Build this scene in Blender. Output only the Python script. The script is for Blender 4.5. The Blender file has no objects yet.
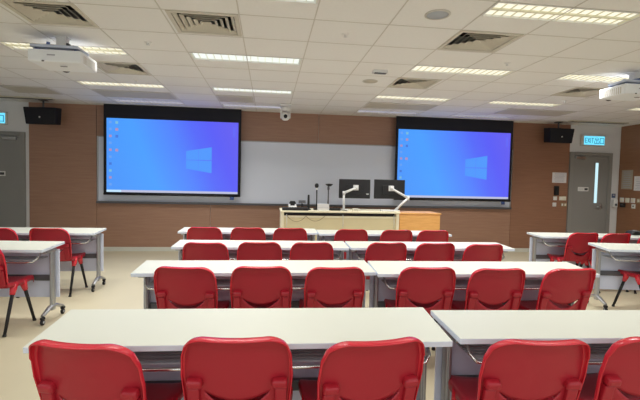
import bpy, bmesh, math, random
from mathutils import Vector, Matrix, Euler
random.seed(7)
SC = bpy.context.scene
COL = SC.collection
R = math.radians

# ------------------------------------------------------------------ materials
def lin(c):
    return tuple(((v/255)/12.92 if v/255 <= .04045 else (((v/255)+.055)/1.055)**2.4) for v in c) + (1,)

def new_mat(name):
    m = bpy.data.materials.new(name); m.use_nodes = True
    nt = m.node_tree
    return m, nt, nt.nodes, nt.links, nt.nodes['Principled BSDF']

def mat(name, rgb, rough=.5, metal=0, var=.06, scale=6, stretch=(1,1,1), bump=0, bscale=60, spec=.5, coat=0):
    m, nt, N, L, b = new_mat(name)
    tc = N.new('ShaderNodeTexCoord'); mp = N.new('ShaderNodeMapping'); mp.inputs['Scale'].default_value = stretch
    L.new(tc.outputs['Object'], mp.inputs['Vector'])
    nz = N.new('ShaderNodeTexNoise'); nz.inputs['Scale'].default_value = scale; nz.inputs['Detail'].default_value = 4
    L.new(mp.outputs['Vector'], nz.inputs['Vector'])
    mx = N.new('ShaderNodeMix'); mx.data_type = 'RGBA'
    c = lin(rgb)
    mx.inputs[6].default_value = tuple(v*(1-var) for v in c[:3])+(1,)
    mx.inputs[7].default_value = tuple(min(1, v*(1+var)) for v in c[:3])+(1,)
    L.new(nz.outputs['Fac'], mx.inputs[0]); L.new(mx.outputs[2], b.inputs['Base Color'])
    b.inputs['Roughness'].default_value = rough; b.inputs['Metallic'].default_value = metal
    b.inputs['Specular IOR Level'].default_value = spec
    if coat: b.inputs['Coat Weight'].default_value = coat; b.inputs['Coat Roughness'].default_value = .15
    if bump:
        n2 = N.new('ShaderNodeTexNoise'); n2.inputs['Scale'].default_value = bscale
        L.new(tc.outputs['Object'], n2.inputs['Vector'])
        bp = N.new('ShaderNodeBump'); bp.inputs['Strength'].default_value = bump; bp.inputs['Distance'].default_value = .004
        L.new(n2.outputs['Fac'], bp.inputs['Height']); L.new(bp.outputs['Normal'], b.inputs['Normal'])
    return m

def wood(name, a, bcol, rough=.45, stretch=(1.2, 1.2, 26)):
    m, nt, N, L, b = new_mat(name)
    tc = N.new('ShaderNodeTexCoord'); mp = N.new('ShaderNodeMapping'); mp.inputs['Scale'].default_value = stretch
    L.new(tc.outputs['Object'], mp.inputs['Vector'])
    nz = N.new('ShaderNodeTexNoise'); nz.inputs['Scale'].default_value = 2.2; nz.inputs['Detail'].default_value = 8
    nz.inputs['Roughness'].default_value = .65
    L.new(mp.outputs['Vector'], nz.inputs['Vector'])
    cr = N.new('ShaderNodeValToRGB'); cr.color_ramp.elements[0].position = .3; cr.color_ramp.elements[1].position = .72
    cr.color_ramp.elements[0].color = lin(a); cr.color_ramp.elements[1].color = lin(bcol)
    L.new(nz.outputs['Fac'], cr.inputs['Fac']); L.new(cr.outputs['Color'], b.inputs['Base Color'])
    b.inputs['Roughness'].default_value = rough
    return m

def emis(name, rgb, st=1.0):
    m, nt, N, L, b = new_mat(name)
    b.inputs['Base Color'].default_value = (0, 0, 0, 1); b.inputs['Specular IOR Level'].default_value = .2
    b.inputs['Roughness'].default_value = .6
    b.inputs['Emission Color'].default_value = lin(rgb); b.inputs['Emission Strength'].default_value = st
    return m

M = {}
M['ceil'] = mat('ceiling_tile', (234, 233, 230), .9, var=.03, scale=40, bump=.15, bscale=220)
M['tbar'] = mat('ceiling_bar', (206, 202, 193), .7, var=.02)
M['plaster'] = mat('white_plaster', (222, 222, 222), .85, var=.03, scale=3)
M['wood'] = wood('wall_laminate', (150, 113, 92), (166, 129, 107))
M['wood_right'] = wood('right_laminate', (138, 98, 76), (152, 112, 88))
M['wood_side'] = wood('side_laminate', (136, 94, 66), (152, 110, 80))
M['floor'] = mat('vinyl_floor', (206, 197, 168), .42, var=.08, scale=1.2, stretch=(1, 1, 1), bump=.05, bscale=90)
M['base'] = mat('baseboard', (206, 206, 196), .6, var=.03)
M['door'] = mat('door_grey', (138, 137, 134), .5, var=.04, scale=2)
M['doorframe'] = mat('door_frame_grey', (140, 139, 135), .45, var=.04)
M['steel'] = mat('brushed_steel', (190, 190, 188), .3, 1, var=.05, stretch=(1, 1, 30))
M['alu'] = mat('aluminium', (172, 174, 178), .38, .85, var=.04)
M['chrome'] = mat('chrome', (215, 215, 215), .15, 1, var=.02)
M['black'] = mat('black_plastic', (22, 22, 24), .5, var=.1)
M['blackcloth'] = mat('screen_border', (12, 13, 24), .75, var=.08)
M['rubber'] = mat('rubber', (26, 26, 28), .7, var=.1)
M['slate'] = mat('dark_grey_metal', (92, 93, 98), .45, .4, var=.05)
M['top'] = mat('white_laminate', (219, 222, 211), .42, var=.015, scale=3, spec=.4)
M['edge'] = mat('table_edge', (222, 232, 246), .5, var=.02)
M['panel'] = mat('modesty_panel_grey', (216, 222, 240), .5, var=.02, scale=2)
M['red'] = mat('red_plastic', (172, 30, 47), .4, var=.05, scale=3, bump=.12, bscale=420, spec=.5)
M['redrim'] = mat('red_gloss_lit', (212, 43, 59), .22, var=.04, scale=3, spec=.6)  # overhead light on the chair rim is put into this paler red
M['white'] = mat('white_plastic', (224, 224, 222), .45, var=.02)
M['cream'] = mat('cream_plastic', (226, 222, 205), .5, var=.02)
M['greyblue'] = mat('bracket_grey', (196, 204, 222), .5, .2, var=.03)
M['blue'] = mat('bracket_blue', (56, 82, 140), .5, .1, var=.04)
M['board'] = mat('whiteboard_steel', (216, 223, 237), .22, var=.015, scale=1.5, spec=.5)
M['lectern'] = mat('cream_laminate', (242, 234, 204), .5, var=.03, scale=3)
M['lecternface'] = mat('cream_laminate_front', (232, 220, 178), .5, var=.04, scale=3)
M['beech'] = wood('orange_beech', (222, 160, 88), (240, 184, 108), .45, (2, 2, 14))
M['beige'] = mat('beige_metal', (196, 190, 172), .7, var=.03)
M['vent'] = mat('vent_vane', (206, 200, 184), .6, var=.02)
M['grille'] = mat('speaker_mesh', (178, 184, 190), .8, var=.04)
M['slat'] = mat('shelf_slat_grey', (158, 161, 170), .5, var=.03)
M['dark'] = mat('plenum_dark', (26, 26, 28), .9, var=.1)
M['fixture'] = mat('fixture_white', (226, 225, 220), .5, var=.01)
M['louver'] = mat('louver_blade', (232, 228, 200), .5, .0, var=.02)
M['lamp'] = emis('tube_glow', (255, 249, 224), 1.08)
M['lampcool'] = emis('tube_glow_cool', (246, 251, 242), 1.05)
M['lampoff'] = emis('dim_louvre_glow', (210, 208, 222), .7)  # weak glow added to make the dim louvres stand out from the ceiling
M['lampoffb'] = mat('dim_louver', (200, 198, 206), .4, .1, var=.02)
M['paper'] = mat('paper', (222, 220, 222), .8, var=.03)
M['papergrey'] = mat('laminated_notice', (168, 158, 142), .6, var=.05)
M['ink'] = mat('print_grey', (172, 172, 180), .8, var=.05)
M['inkdark'] = mat('print_dark', (60, 58, 60), .7, var=.05)
M['bluesign'] = mat('blue_plate', (66, 88, 128), .5, var=.04)
M['tan'] = mat('tan_plastic', (150, 128, 96), .6, var=.04)
M['projwhite'] = mat('projector_white', (240, 243, 246), .45, var=.015)
M['lens'] = mat('lens_glass', (6, 6, 8), .08, var=.02)
M['slit'] = emis('corridor_daylight', (196, 232, 240), 1.15)
M['sign'] = emis('sign_glow', (112, 222, 255), 1.15)
M['glyph'] = emis('sign_letter', (22, 104, 150), .75)
M['icon_r'] = emis('icon_orange', (176, 146, 190), 1)
M['icon_g'] = emis('icon_green', (126, 190, 222), 1)
M['icon_w'] = emis('icon_pale', (112, 166, 246), 1)
M['icon_b'] = emis('icon_blue', (74, 122, 222), 1)
M['taskbar'] = emis('taskbar_pale', (196, 200, 226), .95)
M['taskbar2'] = emis('taskbar_light', (196, 232, 255), 1)
M['glow'] = emis('window_mark', (84, 154, 253), 1)
M['beam'] = emis('window_beam', (106, 112, 248), 1)

def desktop_mat():
    m, nt, N, L, b = new_mat('projected_desktop')
    tc = N.new('ShaderNodeTexCoord'); sp = N.new('ShaderNodeSeparateXYZ'); L.new(tc.outputs['Object'], sp.inputs[0])
    mr = N.new('ShaderNodeMapRange'); mr.inputs[1].default_value = -1.22; mr.inputs[2].default_value = 1.25
    L.new(sp.outputs['X'], mr.inputs[0])
    # centre bulge so the left middle is the palest
    mz = N.new('ShaderNodeMath'); mz.operation = 'MULTIPLY_ADD'; mz.inputs[1].default_value = .16; mz.inputs[2].default_value = 0.0
    L.new(sp.outputs['Z'], mz.inputs[0])
    ad = N.new('ShaderNodeMath'); ad.operation = 'ADD'; L.new(mr.outputs[0], ad.inputs[0]); L.new(mz.outputs[0], ad.inputs[1])
    cr = N.new('ShaderNodeValToRGB'); e = cr.color_ramp.elements
    e[0].position = 0; e[0].color = lin((72, 150, 250))
    e[1].position = 1; e[1].color = lin((98, 94, 240))
    for p, c in ((.28, (72, 158, 255)), (.55, (80, 132, 253)), (.72, (84, 104, 248)), (.86, (88, 92, 246))):
        k = e.new(p); k.color = lin(c)
    L.new(ad.outputs[0], cr.inputs['Fac'])
    b.inputs['Base Color'].default_value = (.02, .02, .03, 1); b.inputs['Roughness'].default_value = .8
    L.new(cr.outputs['Color'], b.inputs['Emission Color']); b.inputs['Emission Strength'].default_value = 1
    return m
M['desktop'] = desktop_mat()

# ------------------------------------------------------------------ mesh building
class MB:
    def __init__(s): s.bm = bmesh.new()
    def _place(s, vs, rot, loc):
        mt = Matrix.Translation(Vector(loc)) @ (Euler(rot).to_matrix().to_4x4() if rot else Matrix.Identity(4))
        bmesh.ops.transform(s.bm, matrix=mt, verts=vs)
    def box(s, cx, cy, cz, sx, sy, sz, bev=0, rot=None, mi=0, seg=2, taper=None):
        r = bmesh.ops.create_cube(s.bm, size=1); vs = r['verts']
        for v in vs:
            k = 1
            if taper and v.co.z > 0: k = taper
            v.co = Vector((v.co.x*sx*k, v.co.y*sy*k, v.co.z*sz))
        fs = list({f for v in vs for f in v.link_faces})
        if bev:
            es = list({e for v in vs for e in v.link_edges})
            g = bmesh.ops.bevel(s.bm, geom=es, offset=bev, segments=seg, profile=.5, affect='EDGES')
            vs = list({v for f in g['faces'] for v in f.verts} | {v for v in vs if v.is_valid})
            fs = list({f for v in vs for f in v.link_faces})
        for f in fs: f.material_index = mi
        s._place(vs, rot, (cx, cy, cz)); return s
    def span(s, x0, x1, y0, y1, z0, z1, bev=0, mi=0):
        return s.box((x0+x1)/2, (y0+y1)/2, (z0+z1)/2, abs(x1-x0), abs(y1-y0), abs(z1-z0), bev, None, mi)
    def tube(s, pts, r, n=10, mi=0, flat=1.0, caps=True):
        pts = [Vector(p) for p in pts]; rs = r if isinstance(r, (list, tuple)) else [r]*len(pts)
        rings = []
        up = None
        for i, p in enumerate(pts):
            d = (pts[min(i+1, len(pts)-1)] - pts[max(i-1, 0)]).normalized()
            if up is None:
                up = Vector((0, 0, 1)) if abs(d.z) < .9 else Vector((0, 1, 0))
            a = d.cross(up).normalized(); b = a.cross(d).normalized(); up = b
            rings.append([s.bm.verts.new(p + a*math.cos(2*math.pi*k/n)*rs[i] + b*math.sin(2*math.pi*k/n)*rs[i]*flat) for k in range(n)])
        for i in range(len(rings)-1):
            for k in range(n):
                f = s.bm.faces.new((rings[i][k], rings[i][(k+1) % n], rings[i+1][(k+1) % n], rings[i+1][k])); f.smooth = True; f.material_index = mi
        if caps:
            for rg in (rings[0][::-1], rings[-1]):
                f = s.bm.faces.new(rg); f.material_index = mi
        return s
    def lathe(s, prof, loc=(0, 0, 0), n=24, rot=None, mi=0):
        rings = []; allv = []
        for (r, z) in prof:
            rg = [s.bm.verts.new((r*math.cos(2*math.pi*k/n), r*math.sin(2*math.pi*k/n), z)) for k in range(n)] if r > 1e-6 else [s.bm.verts.new((0, 0, z))]
            rings.append(rg); allv += rg
        for a, b in zip(rings, rings[1:]):
            for k in range(n):
                q = [a[k % len(a)], a[(k+1) % len(a)], b[(k+1) % len(b)], b[k % len(b)]]
                q = list(dict.fromkeys(q))
                if len(q) > 2:
                    f = s.bm.faces.new(q); f.smooth = True; f.material_index = mi
        s._place(allv, rot, loc); return s
    def quad(s, pts, mi=0):
        f = s.bm.faces.new([s.bm.verts.new(p) for p in pts]); f.material_index = mi; return s
    def prism(s, pts, d0, d1, axis='y', mi=0):
        # polygon in the x,z plane pushed along y
        a = [s.bm.verts.new((x, d0, z)) for x, z in pts]; b = [s.bm.verts.new((x, d1, z)) for x, z in pts]
        fs = [s.bm.faces.new(a), s.bm.faces.new(b[::-1])]
        for i in range(len(pts)):
            j = (i+1) % len(pts); fs.append(s.bm.faces.new((a[j], a[i], b[i], b[j])))
        for f in fs: f.material_index = mi
        return s
    def build(s, name, mats, parent=None, loc=None, rot=None, smooth=False, fix=True):
        if fix: bmesh.ops.recalc_face_normals(s.bm, faces=s.bm.faces)
        me = bpy.data.meshes.new(name); s.bm.to_mesh(me); s.bm.free()
        for m in (mats if isinstance(mats, (list, tuple)) else [mats]): me.materials.append(M[m])
        if smooth:
            for p in me.polygons: p.use_smooth = True
        o = bpy.data.objects.new(name, me); COL.objects.link(o)
        if parent: o.parent = parent
        if loc: o.location = loc
        if rot: o.rotation_euler = rot
        return o

def tag(o, label=None, cat=None, group=None, kind=None):
    if label: o['label'] = label
    if cat: o['category'] = cat
    if group: o['group'] = group
    if kind: o['kind'] = kind
    return o

def thing(name, label, cat, loc=(0, 0, 0), rz=0, group=None):
    o = bpy.data.objects.new(name, None); COL.objects.link(o); o.empty_display_size = .1
    o.location = loc; o.rotation_euler = (0, 0, rz)
    return tag(o, label, cat, group)

def struct(o): o['kind'] = 'structure'; return o

def copy_tree(o, parent=None):
    c = o.copy(); COL.objects.link(c)
    if parent: c.parent = parent
    for ch in list(o.children): copy_tree(ch, c)
    return c

def bake(o):
    dg = bpy.context.evaluated_depsgraph_get()
    me = bpy.data.meshes.new_from_object(o.evaluated_get(dg))
    o.modifiers.clear(); o.data = me
    return o

# ------------------------------------------------------------------ room shell
WY = 8.44          # front wall
CH = 2.75          # ceiling height
XL, XR = -5.95, 7.63
YB = -3.2
struct(MB().span(XL-.1, XR+.1, YB, WY+.1, -.1, 0).build('floor', 'floor'))
struct(MB().span(XL-.1, XR+.1, WY, WY+.12, 0, CH+.2).build('wall_front', 'plaster'))
struct(MB().span(XL-.12, XL, YB, WY, 0, CH+.2).build('wall_left', 'plaster'))
struct(MB().span(XR, XR+.12, YB, WY, 0, CH+.2).build('wall_right', 'plaster'))

BX = {0: (-2.72, -1.54), 1: (-.86, .34), 2: (1.63, 2.82), 3: (3.5, 4.69), 4: (6.0, 7.18)}
ROWA, ROWB, ROWC, ROWD = (2.95, 3.21), (4.66, 4.92), (6.36, 6.60), (7.72, 7.98)
LIGHTS = [(1, ROWA), (2, ROWA), (0, ROWB), (1, ROWB), (2, ROWB), (3, ROWB), (0, ROWC), (1, ROWC), (2, ROWC), (3, ROWC), (4, ROWC),
          (0, ROWD), (1, ROWD), (2, ROWD), (3, ROWD)]
VENTS = [(-2.08, -1.52, 3.53, 4.04), (-.84, -.27, 3.53, 4.04), (1.62, 2.20, 3.53, 4.05), (1.60, 2.17, 5.23, 5.78), (-2.09, -1.53, 5.23, 5.79), (4.05, 4.62, 5.23, 5.78)]
# ceiling sheet with real openings for the fixtures and diffusers
def ceiling():
    holes = [(BX[b][0], BX[b][1], r[0], r[1]) for b, r in LIGHTS] + VENTS
    xs = sorted({XL, XR} | {h[0] for h in holes} | {h[1] for h in holes})
    ys = sorted({YB, WY} | {h[2] for h in holes} | {h[3] for h in holes})
    m = MB(); bm = m.bm; V = {}
    def v(x, y):
        if (x, y) not in V: V[(x, y)] = bm.verts.new((x, y, CH))
        return V[(x, y)]
    for x0, x1 in zip(xs, xs[1:]):
        for y0, y1 in zip(ys, ys[1:]):
            cx, cy = (x0+x1)/2, (y0+y1)/2
            if any(h[0] < cx < h[1] and h[2] < cy < h[3] for h in holes): continue
            bm.faces.new((v(x0, y0), v(x0, y1), v(x1, y1), v(x1, y0)))
    m.quad([(XL, YB, CH+.19), (XR, YB, CH+.19), (XR, WY, CH+.19), (XL, WY, CH+.19)])
    struct(m.build('ceiling', 'ceil', fix=False))
ceiling()
def grid():
    m = MB()
    gx = [-5.3, -4.53, -3.93, -3.33, -2.74, -2.13, -1.53, -.87, -.26, .35, .98, 1.62, 2.22, 2.83, 3.49, 4.1, 4.7, 5.38, 5.99, 6.59, 7.19]
    gy = [-1.6, -1.03, -.46, .11, .68, 1.25, 1.82, 2.38, 2.94, 3.52, 4.08, 4.65, 5.22, 5.80, 6.35, 6.9, 7.45, 8.0]
    for x in gx: m.span(x-.005, x+.005, YB, WY, CH-.003, CH-.0005)
    for y in gy: m.span(XL, XR, y-.004, y+.004, CH-.003, CH-.0005)
    # no bar crosses an opening: shift is small because bars run along the edges of the openings
    struct(m.build('trim_1', 'tbar'))
grid()

# wall cladding: separate wood panels with narrow joints
ti = [2]
def clad(x0, x1, z0, z1, my='wood'):
    o = MB().span(x0+.003, x1-.003, WY-.018, WY, z0, z1, .0015).build('trim_%d' % ti[0], my); ti[0] += 1; struct(o)
J = [-4.405, -3.22, -1.12, .97, 3.05, 5.12, 6.42]
clad(J[0], J[1], .08, CH); clad(J[5], J[6], .08, CH, 'wood_right')
for a, b in zip(J[1:5], J[2:6]):
    clad(a, b, .08, .93); clad(a, b, 2.17, CH)
o = MB().span(XR-.018, XR, 2.0, WY-.02, .08, CH-.0, .001).build('trim_%d' % ti[0], 'wood_side'); ti[0] += 1; struct(o)
struct(MB().span(-4.44, 6.42, WY-.024, WY, 0, .08, .002).build('baseboard_front', 'base'))
struct(MB().span(XR-.024, XR, 2.0, WY-.03, 0, .08, .002).build('baseboard_right', 'base'))

# doors
def door(name, x0, x1, ztop, closer, slit, plate):
    fr = .075
    m = MB()
    y0, y1 = WY-.05, WY+.0
    m.span(x0, x0+fr, y0, y1, 0, ztop, .004); m.span(x1-fr, x1, y0, y1, 0, ztop, .004); m.span(x0+fr, x1-fr, y0, y1, ztop-fr, ztop, .004)
    m.span(x0+fr, x0+fr+.012, y0+.012, y1, 0, ztop-fr); m.span(x1-fr-.012, x1-fr, y0+.012, y1, 0, ztop-fr)
    fo = m.build(name, 'doorframe'); struct(fo)
    l = MB().span(x0+fr+.012, x1-fr-.012, WY-.03, WY-.002, .01, ztop-fr-.006, .002).build('door_leaf', 'door', fo)
    c = MB(); a, b = closer
    c.span(a, b, WY-.075, WY-.03, ztop-.15, ztop-.09, .006); c.box((a+b)/2-.02, WY-.085, ztop-.105, abs(b-a)*.9, .02, .014, .003, (0, 0, .06))
    tag(c.build('door_closer', 'steel', fo), 'silver door closer')
    p0, p1, pz0, pz1 = plate
    s = MB(); s.span(p0, p1, WY-.034, WY-.03, pz0, pz1, .001); s.span(p0+(p1-p0)*.62, p1-.02, WY-.0355, WY-.034, pz0+.022, pz1-.022, 0, 1)
    s.span(p0+.02, p0+(p1-p0)*.5, WY-.0355, WY-.034, (pz0+pz1)/2-.004, (pz0+pz1)/2+.004, 0, 2)
    tag(s.build('sign_plate', ['white', 'inkdark', 'ink'], fo), 'small white plate with dark mark')
    if slit:
        g = MB(); a, b, z0, z1 = slit
        g.span(a, b, WY-.033, WY-.029, z0, z1)
        tag(g.build('glass_pane', 'slit', fo), 'tall narrow lit glass pane')
        f = MB()
        for q in ((a-.014, a), (b, b+.014)): f.span(q[0], q[1], WY-.036, WY-.028, z0-.014, z1+.014, .002)
        for q in ((z0-.014, z0), (z1, z1+.014)): f.span(a, b, WY-.036, WY-.028, q[0], q[1], .002)
        f.build('glazing_bead', 'doorframe', fo)
        h = MB(); h.box(7.2, WY-.036, 1.0, .04, .012, .13, .004)
        h.tube([(7.2, WY-.036, 1.0), (7.2, WY-.085, 1.0), (7.07, WY-.085, 1.0)], .009, 8)
        tag(h.build('door_handle', 'steel', fo), 'steel lever handle')
    return fo
door('door_1', -5.47, -4.465, 2.2, (-4.83, -4.6), None, (-5.05, -4.8, 1.385, 1.475))
door('door_2', 6.42, 7.42, 2.17, (6.53, 6.76), (7.03, 7.10, 1.08, 1.95), (6.64, 6.89, 1.33, 1.42))

# ------------------------------------------------------------------ whiteboard
wb = thing('whiteboard', 'long wall-mounted whiteboard spanning behind both projection screens', 'whiteboard', (1.0, WY-.02, 0))
MB().span(-4.18, 4.07, -.022, 0, .955, 2.16, .002).build('writing_surface', 'board', wb)
m = MB()
m.span(-4.2, 4.09, -.03, 0, 2.155, 2.175, .003); m.span(-4.2, -4.18, -.03, 0, .93, 2.16, .003); m.span(4.07, 4.09, -.03, 0, .93, 2.16, .003)
m.build('frame', 'alu', wb)
m = MB(); m.span(-4.2, 4.09, -.075, 0, .915, .94, .004); m.span(-4.2, 4.09, -.08, -.072, .925, .955, .002)
m.build('pen_tray', 'slate', wb)

# ------------------------------------------------------------------ projection screens
def screen(x0, x1, label):
    cx = (x0+x1)/2; w = x1-x0
    t = thing('projection_screen', label, 'projection screen', (cx, WY-.2, 0), 0, 'pull-down projection screens')
    h = w/2
    MB().span(-h, h, -.004, 0, 1.10, 2.75).build('screen_sheet', 'blackcloth', t)
    m = MB(); m.tube([(-h, 0, 1.10), (h, 0, 1.10)], .02, 12); m.build('weight_bar', 'black', t)
    m = MB(); m.span(h-.20, h-.12, -.006, .004, 1.02, 1.085, .004); tag(m.build('pull_tab', 'blue', t), 'small dark blue pull tab')
    # picture: object origin in its middle
    zc = 1.815; pw, ph = 2.385, 1.36
    m = MB(); Y = 0
    m.quad([(-pw/2, Y, -ph/2), (pw/2, Y, -ph/2), (pw/2, Y, ph/2), (-pw/2, Y, ph/2)], 0)
    e = -.0012
    def patch(x0_, x1_, z0_, z1_, mi, y=e): m.quad([(x0_, y, z0_), (x1_, y, z0_), (x1_, y, z1_), (x0_, y, z1_)], mi)
    patch(-pw/2+.26, pw/2, -ph/2, -ph/2+.042, 1)
    patch(-pw/2, -pw/2+.26, -ph/2, -ph/2+.042, 2)
    # desktop icons, two columns at the top left
    for i, mi in enumerate((5, 5, 3, 5, 3, 5, 6, 4, 3, 5)):
        z = ph/2-.075-i*.127
        patch(-pw/2+.045, -pw/2+.09, z-.022, z+.022, mi)
    for i, mi in enumerate((4, 3, 6, None, 3)):
        if mi is None: continue
        z = ph/2-.075-i*.127
        patch(-pw/2+.155, -pw/2+.205, z-.028, z+.022, mi)
    patch(pw/2-.1, pw/2-.06, ph/2-.28, ph/2-.09, 8)
    # four-pane window mark in perspective, with the faint beam behind it
    xa, xb = .23, .70
    def zt(x): return .115+(x-xa)/(xb-xa)*.085
    def zb(x): return -.215-(x-xa)/(xb-xa)*.075
    m.quad([(xa-.34, e, .03), (xa-.34, e, -.12), (xa, e, zb(xa)), (xa, e, zt(xa))], 0)
    xm = xa+.225; zm0, zm1 = -.058, -.046
    for (p, q) in ((xa, xm-.002), (xm+.002, xb)):
        m.quad([(p, e*2, zm1), (q, e*2, zm1), (q, e*2, zt(q)), (p, e*2, zt(p))], 7)
        m.quad([(p, e*2, zb(p)), (q, e*2, zb(q)), (q, e*2, zm0), (p, e*2, zm0)], 7)
    tag(m.build('projected_picture', ['desktop', 'taskbar', 'taskbar2', 'icon_r', 'icon_g', 'icon_w', 'icon_b', 'glow', 'beam'], t, (0.0, -.007, zc), fix=False),
        'glowing blue computer desktop with a four-pane window mark')
    return t
screen(-3.028, -.538, 'lowered projection screen with blue desktop on the left of the front wall')
screen(2.50, 4.99, 'lowered projection screen with blue desktop on the right, beside the monitors')

# ------------------------------------------------------------------ ceiling lights
def light(b, r, label, lit=True, tubes=1, cool=False):
    x0, x1 = BX[b]; w = x1-x0; d = r[1]-r[0]
    t = thing('ceiling_light', label, 'ceiling light', ((x0+x1)/2, (r[0]+r[1])/2, CH), 0, 'recessed louvred ceiling lights')
    h, k = w/2, d/2
    m = MB(); f = .009
    m.span(-h, h, -k, -k+f, -.003, .07); m.span(-h, h, k-f, k, -.004, .07); m.span(-h, -h+f, -k+f, k-f, -.004, .07); m.span(h-f, h, -k+f, k-f, -.004, .07)
    m.span(-h+f, h-f, -k+f, k-f, .07, .075)
    m.build('housing', 'fixture', t)
    m = MB(); m.span(-h+f+.02, h-f-.02, -k+f+.001, k-f-.001, .012, .02)
    m.build('tube_panel', ('lampcool' if cool else 'lamp') if lit else 'lampoff', t)
    m = MB(); n = 15
    for i in range(n+1):
        x = -h+f+(w-2*f)*i/n; m.span(x-.002, x+.002, -k+f, k-f, .002, .0115)
    if tubes == 2: m.span(-h+f, h-f, -.010, .010, -.002, .0115)
    m.build('louver', 'louver' if lit else 'lampoffb', t)
    return t
names_b = {0: 'left bay', 1: 'centre bay', 2: 'bay right of centre', 3: 'right bay', 4: 'far right bay'}
LL = {
 (1, ROWA): ('lit ceiling light cut off by the top edge, above the middle of the room', 1, True),
 (2, ROWA): ('largest lit twin-row louvred ceiling light at the top right', 2, False),
 (0, ROWB): ('lit ceiling light directly behind the left ceiling projector', 2, False),
 (1, ROWB): ('lit ceiling light in front of the left square vent, over the middle of the room', 1, True),
 (2, ROWB): ('lit louvred ceiling light just beyond the right-hand square vent', 1, False),
 (3, ROWB): ('lit louvred ceiling light partly hidden by the right ceiling projector', 1, False),
 (0, ROWC): ('lit ceiling light above the left projection screen and left speaker', 1, False),
 (1, ROWC): ('lit ceiling light nearest the white dome camera', 1, True),
 (2, ROWC): ('lit louvred ceiling light above the monitors, beyond the small vent', 1, False),
 (3, ROWC): ('lit louvred ceiling light above the right projection screen', 1, False),
 (4, ROWC): ('lit ceiling light over the right-hand door, under the right projector', 1, False),
 (0, ROWD): ('dim ceiling light right above the left projection screen', 1, False),
 (1, ROWD): ('dim ceiling light near the front wall beside the white dome camera', 1, False),
 (2, ROWD): ('dim ceiling light against the front wall above the left edge of the right screen', 1, False),
 (3, ROWD): ('dim ceiling light near the front wall above the right end of the right screen', 1, False),
}
LAMPS = []
for b, r in LIGHTS:
    lb, tb, cool = LL[(b, r)]
    if r is not ROWD: LAMPS.append((sum(BX[b])/2, sum(r)/2))
    light(b, r, lb, r is not ROWD, tb, cool)

# ------------------------------------------------------------------ air diffusers
def vent(v, label):
    x0, x1, y0, y1 = v; h, k = (x1-x0)/2, (y1-y0)/2
    t = thing('air_vent', label, 'air vent', ((x0+x1)/2, (y0+y1)/2, CH), 0, 'square ceiling air vents')
    m = MB(); f = .035
    m.span(-h, h, -k, -k+f, -.008, .03, .002); m.span(-h, h, k-f, k, -.008, .03, .002); m.span(-h, -h+f, -k+f, k-f, -.008, .03, .002); m.span(h-f, h, -k+f, k-f, -.008, .03, .002)
    m.build('frame', 'vent', t)
    MB().span(-h+.005, h-.005, -k+.005, k-.005, .13, .135).build('backing', 'dark', t)
    m = MB(); n = 5
    for i in range(n):                    # square funnels, low outside and high inside
        s0 = 1-(i+.1)/(n+.1); s1 = 1-(i+.66)/(n+.1)
        a, b = (h-f)*s0, (k-f)*s0; c, d = (h-f)*s1, (k-f)*s1
        z0, z1 = .0, .022
        lo = [(-a, -b, z0), (a, -b, z0), (a, b, z0), (-a, b, z0)]; hi = [(-c, -d, z1), (c, -d, z1), (c, d, z1), (-c, d, z1)]
        for q in range(4):
            p = (q+1) % 4; m.quad([lo[q], lo[p], hi[p], hi[q]])
    o = m.build('vanes', 'vent', t, fix=False)
    sm = o.modifiers.new('s', 'SOLIDIFY'); sm.thickness = .003; bake(o)
VL = ['square four-way air vent at the top left corner, nearest the left projector',
      'square four-way air vent at the top, left of centre, above the middle light',
      'square four-way air vent at the top right, beside the largest ceiling light',
      'smaller square air vent at mid ceiling, above the right screen corner',
      'square air vent just beyond the left ceiling projector',
      'square air vent just beside the right ceiling projector']
for v, lb in zip(VENTS, VL): vent(v, lb)

# flat beige ceiling panels (return air) near the front wall
for (x0, x1, y0, y1, lb) in ((-4.05, -3.36, 6.92, 7.44, 'flat beige ceiling panel above the left wall speaker'),
                             (-2.72, -1.55, 6.92, 7.44, 'flat beige ceiling panel above the left projection screen'),
                             (-.86, -.28, 6.92, 7.44, 'flat beige ceiling panel between left screen and dome camera'),
                             (1.64, 2.82, 6.92, 7.44, 'flat beige ceiling panel above the two monitors'),
                             (4.12, 5.37, 6.92, 7.44, 'flat beige ceiling panel above the right end of the right screen')):
    t = thing('ceiling_panel', lb, 'ceiling panel', ((x0+x1)/2, (y0+y1)/2, CH), 0, 'beige return air panels')
    h, k = (x1-x0)/2, (y1-y0)/2
    MB().span(-h+.02, h-.02, -k+.02, k-.02, -.006, -.001).build('grille', 'beige', t)
    m = MB()
    m.span(-h, h, -k, -k+.02, -.012, -.001, .002); m.span(-h, h, k-.02, k, -.012, -.001, .002); m.span(-h, -h+.02, -k+.02, k-.02, -.012, -.001, .002); m.span(h-.02, h, -k+.02, k-.02, -.012, -.001, .002)
    m.build('frame', 'tbar', t)
for (x0, x1, lb) in ((-4.75, -3.72, 'long dark slot vent in the ceiling by the left door'), (5.99, 7.25, 'long dark slot vent in the ceiling above the right-hand door')):
    t = thing('slot_vent', lb, 'slot vent', ((x0+x1)/2, 7.9, CH), 0, 'ceiling slot vents')
    h = (x1-x0)/2; m = MB(); m.span(-h, h, -.06, .06, -.022, -.001, .004); m.build('housing', 'beige', t)
    m = MB(); m.span(-h+.02, h-.02, -.045, -.012, -.0235, -.0215); m.span(-h+.02, h-.02, .012, .045, -.0235, -.0215); m.build('slots', 'dark', t)

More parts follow.
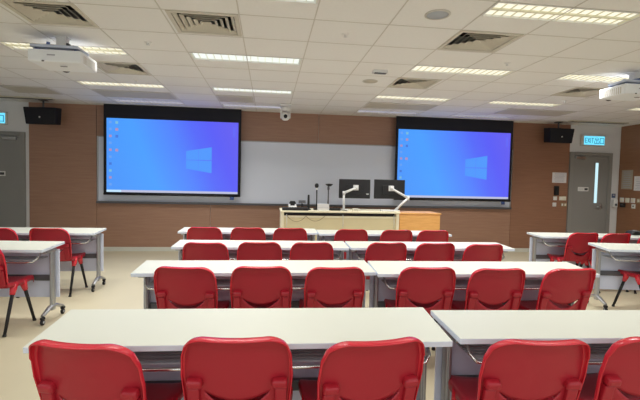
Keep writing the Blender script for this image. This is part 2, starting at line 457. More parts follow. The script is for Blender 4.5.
# small ceiling fittings
def lathe_thing(name, label, cat, loc, parts, group=None):
    t = thing(name, label, cat, loc, 0, group)
    for pn, prof, mt in parts: MB().lathe(prof).build(pn, mt, t)
lathe_thing('ceiling_speaker', 'round grey ceiling speaker grille beside the top right vent', 'ceiling speaker', (1.29, 3.24, CH),
            [('rim', [(.10, -.001), (.10, -.008), (.085, -.010), (.085, -.001)], 'tbar'), ('grille', [(0, -.007), (.085, -.007), (.085, -.001)], 'grille')], 'round ceiling speakers')
lathe_thing('ceiling_speaker', 'round grey ceiling speaker grille near the small emergency lamp', 'ceiling speaker', (1.3, 5.5, CH),
            [('rim', [(.10, -.001), (.10, -.008), (.085, -.010), (.085, -.001)], 'tbar'), ('grille', [(0, -.007), (.085, -.007), (.085, -.001)], 'beige')], 'round ceiling speakers')
t = thing('emergency_lamp', 'small boxy dark and white emergency lamp on the ceiling', 'emergency lamp', (1.29, 4.98, CH))
MB().box(0, 0, -.016, .17, .1, .033, .006).build('body', 'white', t); MB().box(0, -.025, -.0355, .14, .055, .006, .002).build('lens_cover', 'slate', t)
for (x, y, lb) in ((-1.2, 4.39, 'small ceiling sprinkler right of the left projector'), (.66, 3.81, 'small ceiling sprinkler near the top centre'),
                   (-1.83, 6.12, 'small ceiling sprinkler above the left projection screen'), (2.55, 4.38, 'small ceiling sprinkler near the right-hand square vent'), (4.52, 6.1, 'small ceiling sprinkler beyond the right projector')):
    lathe_thing('sprinkler', lb, 'sprinkler', (x, y, CH), [('rose', [(.035, 0), (.033, -.006), (.012, -.010), (0, -.010)], 'ceil'),
                ('head', [(.009, -.010), (.007, -.026), (.018, -.028), (.018, -.031), (0, -.032)], 'white')], 'ceiling sprinklers')

# PTZ dome camera
t = thing('dome_camera', 'white tilting dome camera hanging from the ceiling at the front', 'camera', (.27, 7.5, CH))
MB().box(0, 0, -.02, .2, .2, .036, .008).build('ceiling_plate', 'white', t)
MB().lathe([(0, -.038), (.075, -.038), (.08, -.06), (.085, -.11), (.07, -.12), (0, -.12)]).build('base', 'white', t)
m = MB()
for s in (-1, 1): m.box(s*.078, 0, -.17, .022, .09, .14, .008)
m.build('yoke', 'white', t)
hd = MB().lathe([(0, -.078), (.04, -.072), (.066, -.05), (.078, 0), (.066, .05), (.04, .072), (0, .078)], (0, 0, -.205)).build('camera_head', 'white', t)
m = MB(); m.lathe([(0, .02), (.03, .02), (.034, 0), (.034, -.02), (0, -.02)], (0, -.075, -.215), rot=(R(90), 0, 0)); m.build('lens', 'lens', hd)

# wall speakers
def wall_speaker(x, rz, label, z=2.51):
    t = thing('wall_speaker', label, 'speaker', (x, 8.12, z-.045), rz, 'black front speakers')
    m = MB()
    pts = [(-.25, -.145), (.25, -.145), (.28, .15), (-.28, .15)]
    m.prism(pts, -.11, .09)
    o = m.build('cabinet', 'blackcloth', t, rot=(R(5), 0, 0))
    bv = o.modifiers.new('b', 'BEVEL'); bv.width = .012; bv.segments = 2; bake(o)
    g = MB(); g.prism([(x_*.94, z_*.9) for x_, z_ in pts], -.116, -.108); g.build('grille', 'blackcloth', o)
    g = MB(); g.lathe([(0, .003), (.014, .003), (.014, 0), (0, 0)], (0.0, -.117, -.02), n=16, rot=(R(90), 0, 0)); tag(g.build('badge', 'white', o), 'tiny pale round badge')
    m = MB(); m.tube([(0, 0, .13), (0, 0, CH-z+.03)], .016, 10); m.box(0, 0, CH-z+.038, .12, .12, .012, .003); m.box(0, 0, .145, .09, .1, .02, .004)
    m.build('bracket', 'slate', t)
wall_speaker(-4.0, R(-4), 'black wall speaker hanging beside the left door')
wall_speaker(5.91, R(2), 'black wall speaker hanging beside the right-hand door')

# ceiling projectors
def projector(x, y, label, mirror):
    t = thing('ceiling_projector', label, 'projector', (x, y, 0), 0, 'white ceiling projectors')
    b = MB().box(0, .19, 2.535, .47, .38, .115, .014, seg=3).build('body', 'projwhite', t)
    m = MB()
    for i in range(9): m.box(.2365, .06+i*.03, 2.525, .003, .012, .075, 0)
    for i in range(9): m.box(-.2365, .06+i*.03, 2.525, .003, .012, .075, 0)
    tag(m.build('side_grilles', 'tbar', b), 'grey slotted vents on the sides')
    m = MB(); m.box(-.03, -.0015, 2.54, .07, .003, .012, 0); tag(m.build('maker_badge', 'ink', b), 'small grey badge on the rear')
    m = MB(); m.box(-.1, -.001, 2.482, .02, .004, .012, 0); m.box(.03, .12, 2.4665, .06, .02, .003, 0); m.build('sockets', 'slate', b)
    m = MB(); m.lathe([(0, .02), (.04, .02), (.055, 0), (.055, -.02), (0, -.02)], (-.08, .395, 2.53), rot=(R(90), 0, 0)); m.build('lens', 'lens', b)
    m = MB(); m.box(-.01, .14, 2.625, .42, .26, .026, .004); m.build('mount_plate', 'greyblue', t)
    for q in ((-.2, .03), (.18, .03), (-.2, .3), (.18, .3)): MB().tube([(q[0], q[1], 2.585), (q[0]*.6, .14, 2.665)], .012, 8).build('mount_arm', 'blue', t)
    MB().box(-.1, .1, 2.645, .03, .26, .016, .003, (0, 0, R(25))).build('mount_brace', 'blue', t)
    m = MB(); m.box(.01, .14, 2.685, .085, .085, .13, .006); m.box(.01, .14, CH-.008, .11, .11, .014, .003); m.box(.06, .14, 2.67, .03, .05, .04, .004, mi=1)
    m.build('mount_column', ['white', 'slate'], t)
    return t
projector(-2.0, 4.26, 'white projector hanging from the ceiling at the upper left', 1)
projector(4.16, 4.32, 'white projector hanging from the ceiling at the right edge', -1)

# ------------------------------------------------------------------ exit signs
def exit_sign(x, z, label):
    t = thing('exit_sign', label, 'exit sign', (x, WY-.001, z), 0, 'lit exit signs')
    MB().span(-.30, .27, -.05, 0, -.12, .115, .006).build('housing', 'tbar', t)
    MB().span(-.235, .245, -.056, -.05, -.095, .09, .002).build('face', 'sign', t)
    m = MB(); y0, y1 = -.0585, -.0565; s = .011
    def bar(xa, xb, za, zb): m.span(xa, xb, y0, y1, za, zb)
    def diag(xa, za, xb, zb):
        L_ = math.hypot(xb-xa, zb-za); m.box((xa+xb)/2, (y0+y1)/2, (za+zb)/2, L_, y1-y0, s, 0, (0, -math.atan2(zb-za, xb-xa), 0))
    # E X I T
    b, tp = -.055, .05; x0 = -.215; mid = (b+tp)/2
    bar(x0, x0+s, b, tp)
    for zz in (b, mid-s/2, tp-s): bar(x0, x0+.045, zz, zz+s)
    diag(x0+.06, b+.004, x0+.108, tp-.004); diag(x0+.06, tp-.004, x0+.108, b+.004)
    bar(x0+.124, x0+.124+s, b, tp)
    bar(x0+.15, x0+.2, tp-s, tp); bar(x0+.17, x0+.17+s, b, tp)
    # the two characters for "exit"
    cx = .06; b2, t2 = -.07, .065
    bar(cx-s/2, cx+s/2, b2+s, t2)
    bar(cx-.045, cx-.045+s, .01, .05); bar(cx+.045-s, cx+.045, .01, .05); bar(cx-.045, cx+.045, .004, .004+s)
    bar(cx-.058, cx-.058+s, b2, -.012); bar(cx+.058-s, cx+.058, b2, -.012); bar(cx-.058, cx+.058, b2, b2+s)
    cx = .18
    bar(cx-.048, cx-.048+s, b2, .05); bar(cx+.048-s, cx+.048, b2, .05); bar(cx-.048, cx+.048, .05-s, .05); bar(cx-.048, cx+.048, b2+.006, b2+.006+s)
    tag(m.build('lettering', 'glyph', t), 'darker blue letters and characters')
exit_sign(-5.03, 2.44, 'lit cyan exit sign above the left door, cut by the frame')
exit_sign(6.95, 2.43, 'lit cyan exit sign above the right-hand door')

# ------------------------------------------------------------------ wall fittings
FW = WY-.018
def wall_notice(name, label, cat, x, z, w, h, lines=7, mt='paper'):
    m = MB(); m.span(-w/2, w/2, -.003, 0, -h/2, h/2)
    for i in range(lines):
        zz = h/2-h*(i+.9)/(lines+1); ww = w*random.uniform(.3, .42)
        m.span(-ww, ww, -.0036, -.003, zz-h*.018, zz+h*.018, 0, 1)
    return tag(m.build(name, [mt, 'ink'], None, (x, FW, z)), label, cat)
wall_notice('wall_notice', 'white printed notice on the wood wall beside the right-hand door', 'notice', 6.205, 1.61, .33, .22)
t = thing('wall_phone', 'black wall phone under the white notice beside the right-hand door', 'phone', (6.14, FW, 1.33))
MB().box(0, -.02, 0, .1, .04, .2, .01).build('base', 'black', t)
m = MB(); m.tube([(-.02, -.055, -.085), (-.02, -.06, -.05), (-.02, -.06, .05), (-.02, -.055, .085)], [.026, .017, .017, .026], 10); m.build('handset', 'rubber', t)
def switch(x, z, w, h, n, label, mt='white', my=FW, group='wall switches'):
    t = thing('wall_switch', label, 'switch', (x, my, z), 0, group)
    MB().box(0, -.006, 0, w, .012, h, .003).build('plate', mt, t)
    for i in range(n):
        MB().box(-w/2+w*(i+.5)/n, -.014, 0, w/n*.55, .008, h*.55, .002).build('rocker', 'cream' if i % 2 else 'white', t)
switch(6.125, 1.165, .085, .085, 1, 'white wall switch in the upper row, left one, below the phone')
switch(6.3, 1.165, .16, .085, 2, 'cream double wall switch in the upper row, right one, below the phone', 'cream')
switch(6.115, 1.03, .085, .085, 1, 'white wall switch in the lower row, left one, below the phone')
switch(6.33, 1.03, .14, .09, 2, 'tan double wall switch in the lower row, right one, below the phone', 'tan')
t = thing('blue_sign', 'small blue square sign on the white wall right of the right-hand door', 'sign', (7.525, WY, 1.245))
MB().box(0, -.003, 0, .09, .006, .09, .001).build('plate', 'bluesign', t); MB().box(0, -.0065, .01, .045, .001, .03, 0).build('symbol', 'ink', t)
t = thing('wall_dispenser', 'white box dispenser on the wall below the small blue sign', 'dispenser', (7.525, WY, 1.08))
MB().box(0, -.04, .0, .1, .08, .17, .014, seg=3).build('body', 'white', t); MB().box(0, -.082, -.03, .05, .008, .05, .003).build('push_bar', 'slate', t)

def side_box(name, label, cat, y, z, w, h, d, mt, lines=0, group=None, parts=()):
    m = MB(); m.box(-d/2, 0, 0, d, w, h, min(.003, d*.3))
    for i in range(lines):
        zz = h/2-h*(i+1)/(lines+1); m.box(-d-.0004, 0, zz, .0008, w*random.uniform(.6, .84), h*.03, 0, None, 1)
    return tag(m.build(name, [mt, 'ink'], None, (XR-.018, y, z)), label, cat, group)
side_box('wall_notice', 'grey laminated notice on the right wall, nearest the corner', 'notice', 8.2, 1.6, .28, .41, .006, 'papergrey', 9)
side_box('wall_notice', 'white paper notice on the right wall at the picture edge', 'notice', 7.82, 1.52, .4, .3, .004, 'paper', 7)
for y, mt, lb in ((8.3, 'white', 'white wall switch on the right wall, nearest the corner'), (8.16, 'cream', 'cream wall switch on the right wall, second from the corner'),
              (8.02, 'white', 'white wall switch on the right wall, third from the corner'), (7.88, 'tan', 'tan wall switch on the right wall, at the picture edge')):
    s = thing('wall_switch', lb, 'switch', (XR-.018, y, 1.16), 0, 'switch row on the right wall')
    MB().box(-.006, 0, 0, .012, .1, .1, .003).build('plate', mt, s); MB().box(-.014, 0, 0, .008, .05, .06, .002).build('rocker', 'cream', s)
s = thing('control_box', 'small black control box on the right wall under the switches', 'control box', (XR-.018, 8.26, 1.05))
MB().box(-.019, 0, 0, .04, .11, .09, .004).build('body', 'black', s); MB().box(-.042, 0, .01, .004, .06, .03, .001).build('display', 'slate', s)
s = thing('wall_socket', 'small white wall socket on the right wall under the switches', 'socket', (XR-.018, 8.0, 1.04))
MB().box(-.006, 0, 0, .012, .09, .09, .003).build('plate', 'white', s); MB().box(-.0125, 0, 0, .003, .03, .03, .001).build('socket_hole', 'inkdark', s)

# ------------------------------------------------------------------ tables
HT = .74; TL = 1.8; TD = .40
def make_table():
    t = thing('folding_table', 'x', 'table', (0, 0, 0), 0, 'white flip-top seminar tables')
    # top: origin at its upper centre so that it can tilt a little
    m = MB(); m.box(0, 0, -.0135, TL, TD, .027, .003, seg=2)
    for f in m.bm.faces:
        f.material_index = 0 if f.normal.z > .5 else 1
    m.build('tabletop', ['top', 'edge'], t, (0, 0, HT))
    for s in (-1, 1):
        x = s*.855
        m = MB(); m.box(x, .06, .395, .034, .06, .60, .012, seg=3); m.box(x-s*.0, .027, .395, .012, .012, .58, .003)
        m.box(x, .0, .69, .05, .2, .022, .006)
        lg = m.build('leg', 'alu', t)
        pts = [(x, -.115, .085), (x, -.06, .105), (x, .0, .13), (x, .06, .14), (x, .12, .13), (x, .18, .108), (x, .24, .085)]
        f = MB(); f.tube(pts, [.018, .02, .024, .028, .024, .02, .018], 10, flat=.75); tag(f.build('foot_bar', 'alu', lg), 'arched aluminium foot')
        for yy in (-.115, .24):
            c = MB()
            c.lathe([(0, .013), (.022, .013), (.027, .008), (.027, -.008), (.022, -.013), (0, -.013)], (x, yy, .027), n=20, rot=(0, R(90), 0), mi=0)
            c.lathe([(0, .0145), (.014, .0145), (.014, -.0145), (0, -.0145)], (x, yy, .027), n=12, rot=(0, R(90), 0), mi=1)
            c.box(x, yy+.004, .064, .034, .042, .026, .007, None, 0)
            c.build('castor', ['rubber', 'alu'], lg)
    m = MB(); m.box(0, .112, .45, 1.79, .014, .48, .003); m.box(0, .1035, .37, 1.66, .005, .012, .001)
    m.build('modesty_panel', 'panel', t)
    m = MB(); m.box(0, .085, .41, 1.68, .032, .055, .006); m.build('crossbar', 'slate', t)
    m = MB()
    for i in range(6):
        yy = -.125+i*.036; m.box(0, yy, .622, 1.62, .026, .008, .002)
    m.build('shelf_slats', 'slat', t)
    m = MB()
    m.tube([(-.825, -.06, .69), (-.82, -.13, .64), (-.795, -.15, .612), (-.73, -.155, .605), (.73, -.155, .605), (.795, -.15, .612), (.82, -.13, .64), (.825, -.06, .69)], .008, 8)
    m.build('shelf_rail', 'chrome', t)
    return t
TABS = [
 ('T1L', -.0706, 1.9825, -.0264, .0825, 'white table at the left of the nearest row, before the three nearest chairs'),
 ('T1R', 1.763, 1.9086, -.0479, .012, 'white table at the right of the nearest row, cut by the right edge'),
 ('T2L', -.0707, 3.3356, .0032, .0447, 'white table at the left of the second row of the middle block'),
 ('T2R', 1.740, 3.2677, -.0279, .06, 'white table at the right of the second row of the middle block'),
 ('T3L', -.0538, 4.51, -.0242, .0368, 'white table at the left of the third row of the middle block'),
 ('T3R', 1.766, 4.4811, -.0181, .0285, 'white table at the right of the third row of the middle block'),
 ('T4L', -.244, 5.7401, -.0214, .0295, 'white table at the left of the farthest row, before the cream lectern'),
 ('T4R', 1.562, 5.6111, -.008, .012, 'white table at the right of the farthest row, before the orange cabinet'),
 ('LT1', -2.978, 5.5418, .0097, .05, 'white table on the far left, the one farther back'),
 ('LT2', -2.9513, 4.3874, -.0538, .06, 'white table on the left edge, the one nearer the viewer'),
 ('RT1', 4.6223, 5.4524, -.0725, .0238, 'white table on the right, the one farther back'),
 ('RT2', 4.711, 4.3302, -.1458, .05, 'white table at the right edge, the one nearer the viewer'),
]
tb0 = make_table()
for i, (n, x, y, rz, tilt, lb) in enumerate(TABS):
    t = tb0 if i == 0 else copy_tree(tb0)
    t.location = (x, y, 0); t.rotation_euler = (0, 0, rz); t['label'] = lb
    for ch in t.children:
        if ch.name.startswith('tabletop'): ch.rotation_euler = (tilt, 0, 0); ch.location.z = HT+.004

# ------------------------------------------------------------------ chairs
def back_y(z): return -.165-(z-.43)*.25
def make_chair():
    t = thing('red_chair', 'x', 'chair', (0, 0, 0), 0, 'red plastic classroom chairs')
    # ---- backrest
    m = MB(); bm = m.bm
    us = .66; NU = 36
    U = sorted({round(-1+2*i/NU, 5) for i in range(NU+1)} | {-us, us})
    zb = .405; Z0 = .805; rc = .085
    def half(z): return .1975+.0145*min(1, max(0, (z-.43)/.2)) - .012*max(0, (z-.63)/.17)
    def ztop(u):
        a = abs(u); z = Z0-.007*(1-a*a)
        k = 1-rc/.21
        if a > k: z -= rc*(1-math.sqrt(max(0, 1-((a-k)/(1-k))**2)))
        return z
    def zl(u): return .482+.078*(u/us)**2 if abs(u) < us else .56
    def zu(u): return .517+.043*(u/us)**2 if abs(u) < us else .56
    n1, n2 = 6, 16
    grid_ = []
    for u in U:
        col = []
        rows = [zb+(zl(u)-zb)*i/n1 for i in range(n1+1)] + [zu(u)+(ztop(u)-zu(u))*i/n2 for i in range(n2+1)]
        for j_, z in enumerate(rows):
            x = u*half(z); y = back_y(z)+.030*u*u-.006*math.exp(-((z-Z0)/.03)**2)
            if j_ <= n1: y -= .014*max(0, 1-(u/us)**2)
            col.append(bm.verts.new((x, y, z)))
        grid_.append(col)
    for i in range(len(U)-1):
        for j in range(n1+n2+1):
            if j == n1:
                continue
            f = bm.faces.new((grid_[i][j], grid_[i+1][j], grid_[i+1][j+1], grid_[i][j+1])); f.smooth = True
    # rim flange folded to the rear along the sides and over the top
    loop = [grid_[0][j] for j in range(2, n1+1)] + [grid_[0][j] for j in range(n1+2, n1+n2+2)] + [grid_[i][-1] for i in range(1, len(U)-1)] + [grid_[-1][j] for j in range(n1+n2+1, n1+1, -1)] + [grid_[-1][j] for j in range(n1, 1, -1)]
    P = [v.co.copy() for v in loop]; n = len(P); prev = loop
    for (out, bk) in ((.006, .001), (.0105, .007), (.012, .016), (.0115, .026), (.009, .034)):
        ring = []
        for i in range(n):
            d = P[min(i+1, n-1)]-P[max(i-1, 0)]; nx, nz = -d.z, d.x
            l = math.hypot(nx, nz); nx, nz = nx/l, nz/l
            if nx*P[i].x+nz*(P[i].z-.6) < 0: nx, nz = -nx, -nz
            kk = bk*(.62+.95*max(0, nz)); ring.append(bm.verts.new((P[i].x+nx*out, P[i].y-kk, P[i].z+nz*out)))
        for i in range(n-1):
            f = bm.faces.new((prev[i], prev[i+1], ring[i+1], ring[i])); f.smooth = True; f.material_index = 1
        prev = ring
    bmesh.ops.remove_doubles(bm, verts=bm.verts, dist=1e-5)
    bmesh.ops.recalc_face_normals(bm, faces=bm.faces)
    o = m.build('backrest', ['red', 'redrim'], t)
    sm = o.modifiers.new('s', 'SOLIDIFY'); sm.thickness = .005; sm.offset = 0
    bake(o)
    tilt = math.atan(.25)
    for s in (-1, 1):
        m = MB()
        zc = .600; m.box(s*.171, back_y(zc)+.004, zc, .068, .042, .040, .013, (tilt+.12, 0, 0), seg=3, taper=.94)
        zc = .505; m.box(s*.177, back_y(zc)+.012, zc, .048, .030, .15, .006, (tilt, 0, 0), seg=2)
        m.build('back_socket', 'red', t)
    # ---- seat shell
    m = MB(); bm = m.bm
    ys = [-.153, -.150, -.145, -.12, -.08, -.03, .03, .09, .14, .18, .205, .222, .232]
    zs = [.475, .455, .444, .438, .434, .432, .433, .437, .441, .441, .436, .424, .405]
    hw = [.196, .198, .2, .203, .206, .208, .210, .212, .213, .212, .208, .202, .197]
    us2 = [-1+2*i/14 for i in range(15)]
    g = []
    for y, z, h in zip(ys, zs, hw):
        g.append([bm.verts.new((u*h, y, z+.012*abs(u)**3-.004*(1-u*u))) for u in us2])
    for i in range(len(ys)-1):
        for j in range(14):
            f = bm.faces.new((g[i][j], g[i][j+1], g[i+1][j+1], g[i+1][j])); f.smooth = True
    for s, j in ((-1, 0), (1, 14)):
        prev = [g[i][j] for i in range(len(ys))]
        for out, dn in ((.006, .004), (.010, .016), (.008, .045)):
            ring = [bm.verts.new((g[i][j].co.x+s*out, g[i][j].co.y, g[i][j].co.z-dn)) for i in range(len(ys))]
            for i in range(len(ys)-1):
                f = bm.faces.new((prev[i], prev[i+1], ring[i+1], ring[i])); f.smooth = True
            prev = ring
    bmesh.ops.recalc_face_normals(bm, faces=bm.faces)
    o = m.build('seat', 'red', t)
    sm = o.modifiers.new('s', 'SOLIDIFY'); sm.thickness = .006; sm.offset = 0
    bake(o)
    # ---- legs, each in its own red socket
    for s in (-1, 1):
        for (y0, y1) in ((.075, .205), (-.045, -.235)):
            a = Vector((s*.198, y0, .425)); b = Vector((s*.228, y1, .0)); 
            m = MB(); p = a.lerp(b, .06); e = a.lerp(b, .965)
            m.tube([p, e], [.0165, .0125], 12); lg = m.build('leg', 'rubber', t)
            m = MB(); m.tube([a.lerp(b, .955), b+Vector((0, 0, .002))], [.0155, .0165], 12); m.build('foot_cap', 'black', lg)
            m = MB(); m.tube([a+Vector((0, 0, .008)), a.lerp(b, .10), a.lerp(b, .22)], [.032, .029, .021], 12); tag(m.build('leg_socket', 'redrim', lg), 'red plastic socket')
    return t
def cl(i, row): return ['leftmost', 'second from the left', 'third from the left', 'fourth from the left', 'fifth from the left', 'sixth from the left'][i] + ' red chair in the ' + row
# back-top positions measured at the rail; the chair origin sits .25 m in front of it
CH_ = []
rows = [
 ('nearest row, at the bottom edge', [(-.690, 1.63, -13), (-.117, 1.648, -3), (.437, 1.588, 7), (1.102, 1.545, -4), (1.645, 1.545, -1)]),
 ('second row of the middle block', [(-.578, 2.99, -8), (-.041, 3.0, -1), (.494, 2.966, 1), (1.181, 2.958, -2), (1.709, 2.908, 0), (2.284, 2.896, 3)]),
 ('third row of the middle block', [(-.600, 4.13, -4), (-.077, 4.17, 1), (.444, 4.165, 1), (1.223, 4.182, 4), (1.737, 4.162, 4), (2.239, 4.103, 4)]),
 ('farthest row, before the lectern', [(-.80, 5.44, -2), (-.253, 5.43, 0), (.289, 5.42, 0), (1.079, 5.34, 1), (1.68, 5.32, 3), (2.17, 5.30, 3)]),
]
for rn, cs in rows:
    for i, (x, y, a) in enumerate(cs): CH_.append((x, y, a, cl(i, rn)))
CH_ += [
 (-2.52, 5.19, -1, 'red chair at the right end of the far left table, fully in view'),
 (-3.08, 5.18, -2, 'red chair at the far left table, cut by the left edge'),
 (-2.50, 3.92, -3, 'red chair at the nearer left table, its back cut by the left edge'),
 (4.225, 5.17, 1, 'red chair at the left end of the far right table, fully in view'),
 (4.67, 5.12, 4, 'red chair second from the left at the far right table'),
 (5.16, 5.04, -3, 'red chair third at the far right table, cut by the right edge'),
 (4.42, 4.12, 8, 'red chair at the nearer right table, its back cut by the right edge'),
]
ch0 = make_chair()
for i, (x, y, a, lb) in enumerate(CH_):
    c = ch0 if i == 0 else copy_tree(ch0)
    a = R(a); off = .262
    c.location = (x-math.sin(a)*off, y+math.cos(a)*off, 0); c.rotation_euler = (0, 0, a); c['label'] = lb

# ------------------------------------------------------------------ lectern
LX0, LX1, LY0, LY1, LZ = .19, 2.15, 6.72, 7.35, .945
t = thing('lectern', 'long cream teacher lectern desk at the front of the room', 'lectern', ((LX0+LX1)/2, LY0, 0))
h = (LX1-LX0)/2; d = LY1-LY0
MB().span(-h, h, -.02, d, LZ-.03, LZ, .006).build('worktop', 'lectern', t)
m = MB(); m.span(-h+.01, -h+.06, 0, d-.02, .0, LZ-.03, .004); m.span(h-.06, h-.01, 0, d-.02, 0, LZ-.03, .004); m.build('side_panel', 'lectern', t)
m = MB(); m.span(-h+.06, h-.06, .03, .05, .05, LZ-.085, .003); m.build('front_panel', 'lecternface', t)
m = MB(); m.span(-h+.06, h-.06, .012, .03, LZ-.115, LZ-.085, .004); m.build('rail', 'lectern', t)
m = MB(); m.span(-h+.06, h-.06, .1, .12, LZ-.085, LZ-.03); m.build('recess', 'black', t)
m = MB(); m.span(-h+.06, h-.06, .06, d-.04, 0, .05); m.build('plinth', 'slate', t)
for i, (xa, xb, sag) in enumerate(((-h+.1, -h+.42, .1), (-h+.4, -h+.72, .09))):
    m = MB(); m.tube([(xa+(xb-xa)*k/10, -.006, LZ-.075-sag*4*(k/10)*(1-k/10)) for k in range(11)], .004, 6); tag(m.build('cable', 'tan', t), 'thin cable sagging across the front')
for xx in (-h+.1, .03, h-.1):
    m = MB(); m.tube([(xx, .005, LZ-.06), (xx+.005, -.004, LZ-.2), (xx+.002, .0, LZ-.27)], .005, 6); tag(m.build('hanging_cable', 'white', t), 'short white cable hanging down')

cab = thing('side_cabinet', 'plain orange wooden cabinet standing at the right end of the lectern', 'cabinet', (2.515, 6.8, 0))
MB().span(-.36, .36, 0, .5, .0, .90, .003).build('carcass', 'beech', cab)
MB().span(-.375, .375, -.015, .51, .90, .925, .004).build('cabinet_top', 'beech', cab)
m = MB(); m.span(-.345, .345, -.014, -.001, .06, .885, .002); m.build('door', 'beech', cab)

# things on the lectern (world y about 6.9)
LYc = 6.92
def monitor(x, z, w, h, rz, label):
    t = thing('monitor', label, 'monitor', (x, 6.98, z), rz, 'black monitors on white arms')
    b = MB().box(0, .012, 0, w, .028, h, .006).build('rear_shell', 'black', t)
    MB().box(0, -.008, -.01, w*.5, .02, h*.5, .006).build('rear_bulge', 'black', b)
    MB().box(0, .0275, 0, w-.02, .002, h-.02, 0).build('screen_panel', 'lens', t)
    MB().box(w*.47-.03, -.0035, -h*.26, .04, .003, .012, 0).build('badge', 'white', t)
monitor(1.435, 1.305, .53, .32, R(-3), 'black monitor seen from behind on the left white arm')
monitor(2.04, 1.31, .545, .325, R(4), 'black monitor seen from behind on the right white arm')
def arm(pts, label):
    t = thing('monitor_stand', label, 'monitor stand', (pts[0][0], pts[0][1], LZ), 0, 'white monitor arms')
    o = Vector((pts[0][0], pts[0][1], LZ)); q = [Vector(p)-o for p in pts]
    MB().box(0, 0, .012, .13, .11, .022, .006).build('clamp_base', 'white', t)
    m = MB(); m.tube([q[0]+Vector((0, 0, .02)), q[1]], .018, 10); m.lathe([(0, .03), (.024, .03), (.024, -.03), (0, -.03)], q[1], n=14); m.build('lower_arm', 'white', t)
    m = MB(); m.tube([q[1], q[2]], [.021, .017], 10); m.lathe([(0, .028), (.022, .028), (.022, -.028), (0, -.028)], q[2], n=14); m.box(q[2].x, q[2].y+.022, q[2].z, .09, .014, .09, .003); m.build('upper_arm', 'white', t)
arm([(1.235, 6.86, LZ), (1.235, 6.88, 1.235), (1.45, 6.932, 1.325)], 'white jointed monitor stand holding the left monitor')
arm([(2.11, 6.86, LZ), (2.33, 6.87, 1.17), (2.06, 6.935, 1.325)], 'white bent monitor stand holding the right monitor')
def on_desk(name, label, cat, x, y=LYc, group=None): return thing(name, label, cat, (x, y, LZ), 0, group)
t = on_desk('gooseneck_microphone', 'black gooseneck microphone with ball head on the lectern', 'microphone', .79)
MB().box(0, 0, .014, .1, .1, .026, .008).build('base', 'black', t)
m = MB(); m.tube([(0, 0, .02), (0, 0, .2), (-.002, 0, .33)], [.009, .01, .012], 8); m.build('stem', 'black', t)
MB().lathe([(0, -.04), (.02, -.034), (.033, -.01), (.033, .015), (.02, .036), (0, .04)], (-.004, 0, .40), n=16).build('head', 'rubber', t)
MB().lathe([(.017, .0), (.017, .03), (0, .03)], (-.003, 0, .335), n=12).build('collar', 'white', t)
t = on_desk('document_camera', 'black document camera with a flat head on a thin upright', 'document camera', .98)
MB().box(0, 0, .014, .12, .13, .026, .006).build('base', 'black', t)
m = MB(); m.tube([(0, 0, .02), (.003, 0, .25), (.0, 0, .40)], [.014, .011, .011], 8); m.box(0, -.005, .36, .035, .035, .05, .006); m.build('upright', 'slate', t)
m = MB(); m.lathe([(0, -.03), (.025, -.025), (.06, .0), (.06, .014), (0, .02)], (.012, 0, .42), n=16); m.build('camera_head', 'black', t)
t = on_desk('desk_speaker', 'slim black upright speaker on the lectern', 'speaker', .655)
MB().box(0, 0, .125, .042, .07, .25, .008, taper=.7).build('body', 'black', t); MB().box(0, 0, .006, .075, .09, .012, .004).build('base', 'black', t)
t = on_desk('white_box', 'small white box standing between the microphone and document camera', 'box', .885, 6.80)
MB().box(0, 0, .055, .18, .12, .108, .004).build('body', 'white', t); MB().box(0, -.0605, .05, .17, .002, .003, 0).build('lid_seam', 'ink', t)
t = on_desk('desk_phone', 'dark desk phone on a white base at the left of the lectern', 'phone', .39, 6.88)
MB().box(0, 0, .06, .13, .12, .03, .008, (R(20), 0, 0)).build('base', 'white', t); m = MB(); m.box(0, 0, .025, .11, .1, .048, .006); m.build('foot', 'white', t)
m = MB(); m.tube([(-.045, -.02, .10), (-.03, -.02, .135), (.03, -.02, .135), (.045, -.02, .10)], [.016, .013, .013, .016], 8); m.box(0, .0, .10, .07, .05, .06, .01); m.build('handset', 'black', t)
t = on_desk('tablet', 'flat dark tablet on a small stand on the lectern', 'tablet', .56, 7.05)
MB().box(0, 0, .125, .12, .012, .05, .003, (R(-20), 0, 0)).build('panel', 'slate', t); m = MB(); m.tube([(0, .01, .0), (0, .01, .11)], .012, 8); m.box(0, .01, .005, .08, .07, .01, .003); m.build('stand', 'black', t)
t = on_desk('control_console', 'low black control console along the left of the lectern top', 'console', .43, 6.78)
MB().box(0, 0, .022, .42, .13, .042, .008, (R(4), 0, 0)).build('body', 'black', t)
m = MB()
for i in range(9): m.box(-.17+i*.042, -.02, .046, .02, .03, .012, .003, (R(4), 0, 0))
m.build('buttons', 'slate', t)
t = on_desk('laptop_dock', 'small black dock with cables on the middle of the lectern', 'dock', 1.09, 6.84)
MB().box(0, 0, .02, .16, .1, .038, .006).build('body', 'black', t)
m = MB(); m.tube([(.05, -.04, .03), (.1, -.07, .02), (.16, -.06, .012), (.2, -.02, .01)], .006, 6); m.tube([(-.03, .0, .035), (-.01, -.02, .08), (.03, -.01, .03)], .005, 6); m.build('cable', 'black', t)
t = on_desk('card_reader', 'small white card reader near the left monitor arm', 'card reader', 1.42, 6.82)
MB().box(0, 0, .02, .1, .07, .038, .006).build('body', 'cream', t); MB().box(0, -.036, .02, .06, .003, .006, 0).build('slot', 'inkdark', t)
t = on_desk('paper_tray', 'low white tray at the right end of the lectern top', 'tray', 1.96, 6.82)
MB().box(0, 0, .012, .22, .12, .022, .004).build('body', 'white', t); MB().box(0, -.061, .012, .2, .002, .004, 0).build('rim_line', 'ink', t)

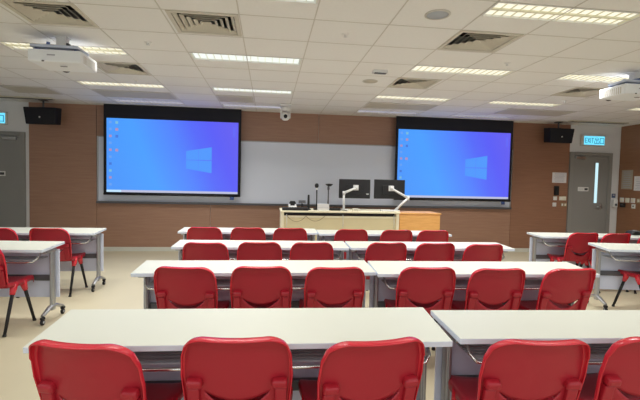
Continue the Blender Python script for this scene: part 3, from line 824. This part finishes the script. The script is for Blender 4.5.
# dark soft item at the far right table
t = thing('dark_bag', 'small low dark bag lying on the far right table', 'bag', (5.30, 5.52, HT+.012))
m = MB(); m.box(0, 0, .028, .22, .16, .05, .022, seg=4, taper=.8); m.build('body', 'black', t)
m = MB(); m.box(-.01, -.0, .057, .05, .03, .008, .002); tag(m.build('glint', 'alu', t), 'small bright buckle')  # small bright piece added as the light catching the bag

# ------------------------------------------------------------------ lights and world
def area(name, loc, sx, sy, e, col, rot=(0, 0, 0)):
    l = bpy.data.lights.new(name, 'AREA'); l.shape = 'RECTANGLE'; l.size = sx; l.size_y = sy; l.energy = e; l.color = col
    o = bpy.data.objects.new(name, l); COL.objects.link(o); o.location = loc; o.rotation_euler = rot
    return o
for yy in (1.3, -.4, -2.1):            # the rows of ceiling lights behind the viewer
    for b in (0, 1, 2, 3):
        x = sum(BX[b])/2
        area('ceiling_lamp', (x, yy, CH-.02), 1.15, .25, 8, (1, .99, .97))
for x, y in LAMPS:                     # the downlight of each lit louvred fixture
    o = area('ceiling_lamp', (x, y, CH-.006), 1.12, .2, 16.8, (1, .99, .965)); o.data.spread = R(132)
w = bpy.data.worlds.new('world'); SC.world = w; w.use_nodes = True
w.node_tree.nodes['Background'].inputs[0].default_value = (.92, .96, 1, 1); w.node_tree.nodes['Background'].inputs[1].default_value = 1.05

# ------------------------------------------------------------------ camera
cd = bpy.data.cameras.new('camera'); cam = bpy.data.objects.new('camera', cd); COL.objects.link(cam)
cd.sensor_fit = 'HORIZONTAL'; cd.sensor_width = 36; cd.lens = 422.5525/640*36; cd.clip_start = .05
Rv = Vector((.992503, -.120131, .022488)); Uv = Vector((-.016871, .047574, .998725)); Fv = Vector((.121048, .991618, -.04519))
cam.matrix_world = Matrix(((Rv.x, Uv.x, -Fv.x, 0), (Rv.y, Uv.y, -Fv.y, 0), (Rv.z, Uv.z, -Fv.z, 1.425658), (0, 0, 0, 1)))
SC.camera = cam
SC.view_settings.view_transform = 'Standard'; SC.view_settings.look = 'None'; SC.view_settings.exposure = 0
SC.cycles.use_denoising = True
SC.cycles.max_bounces = 8
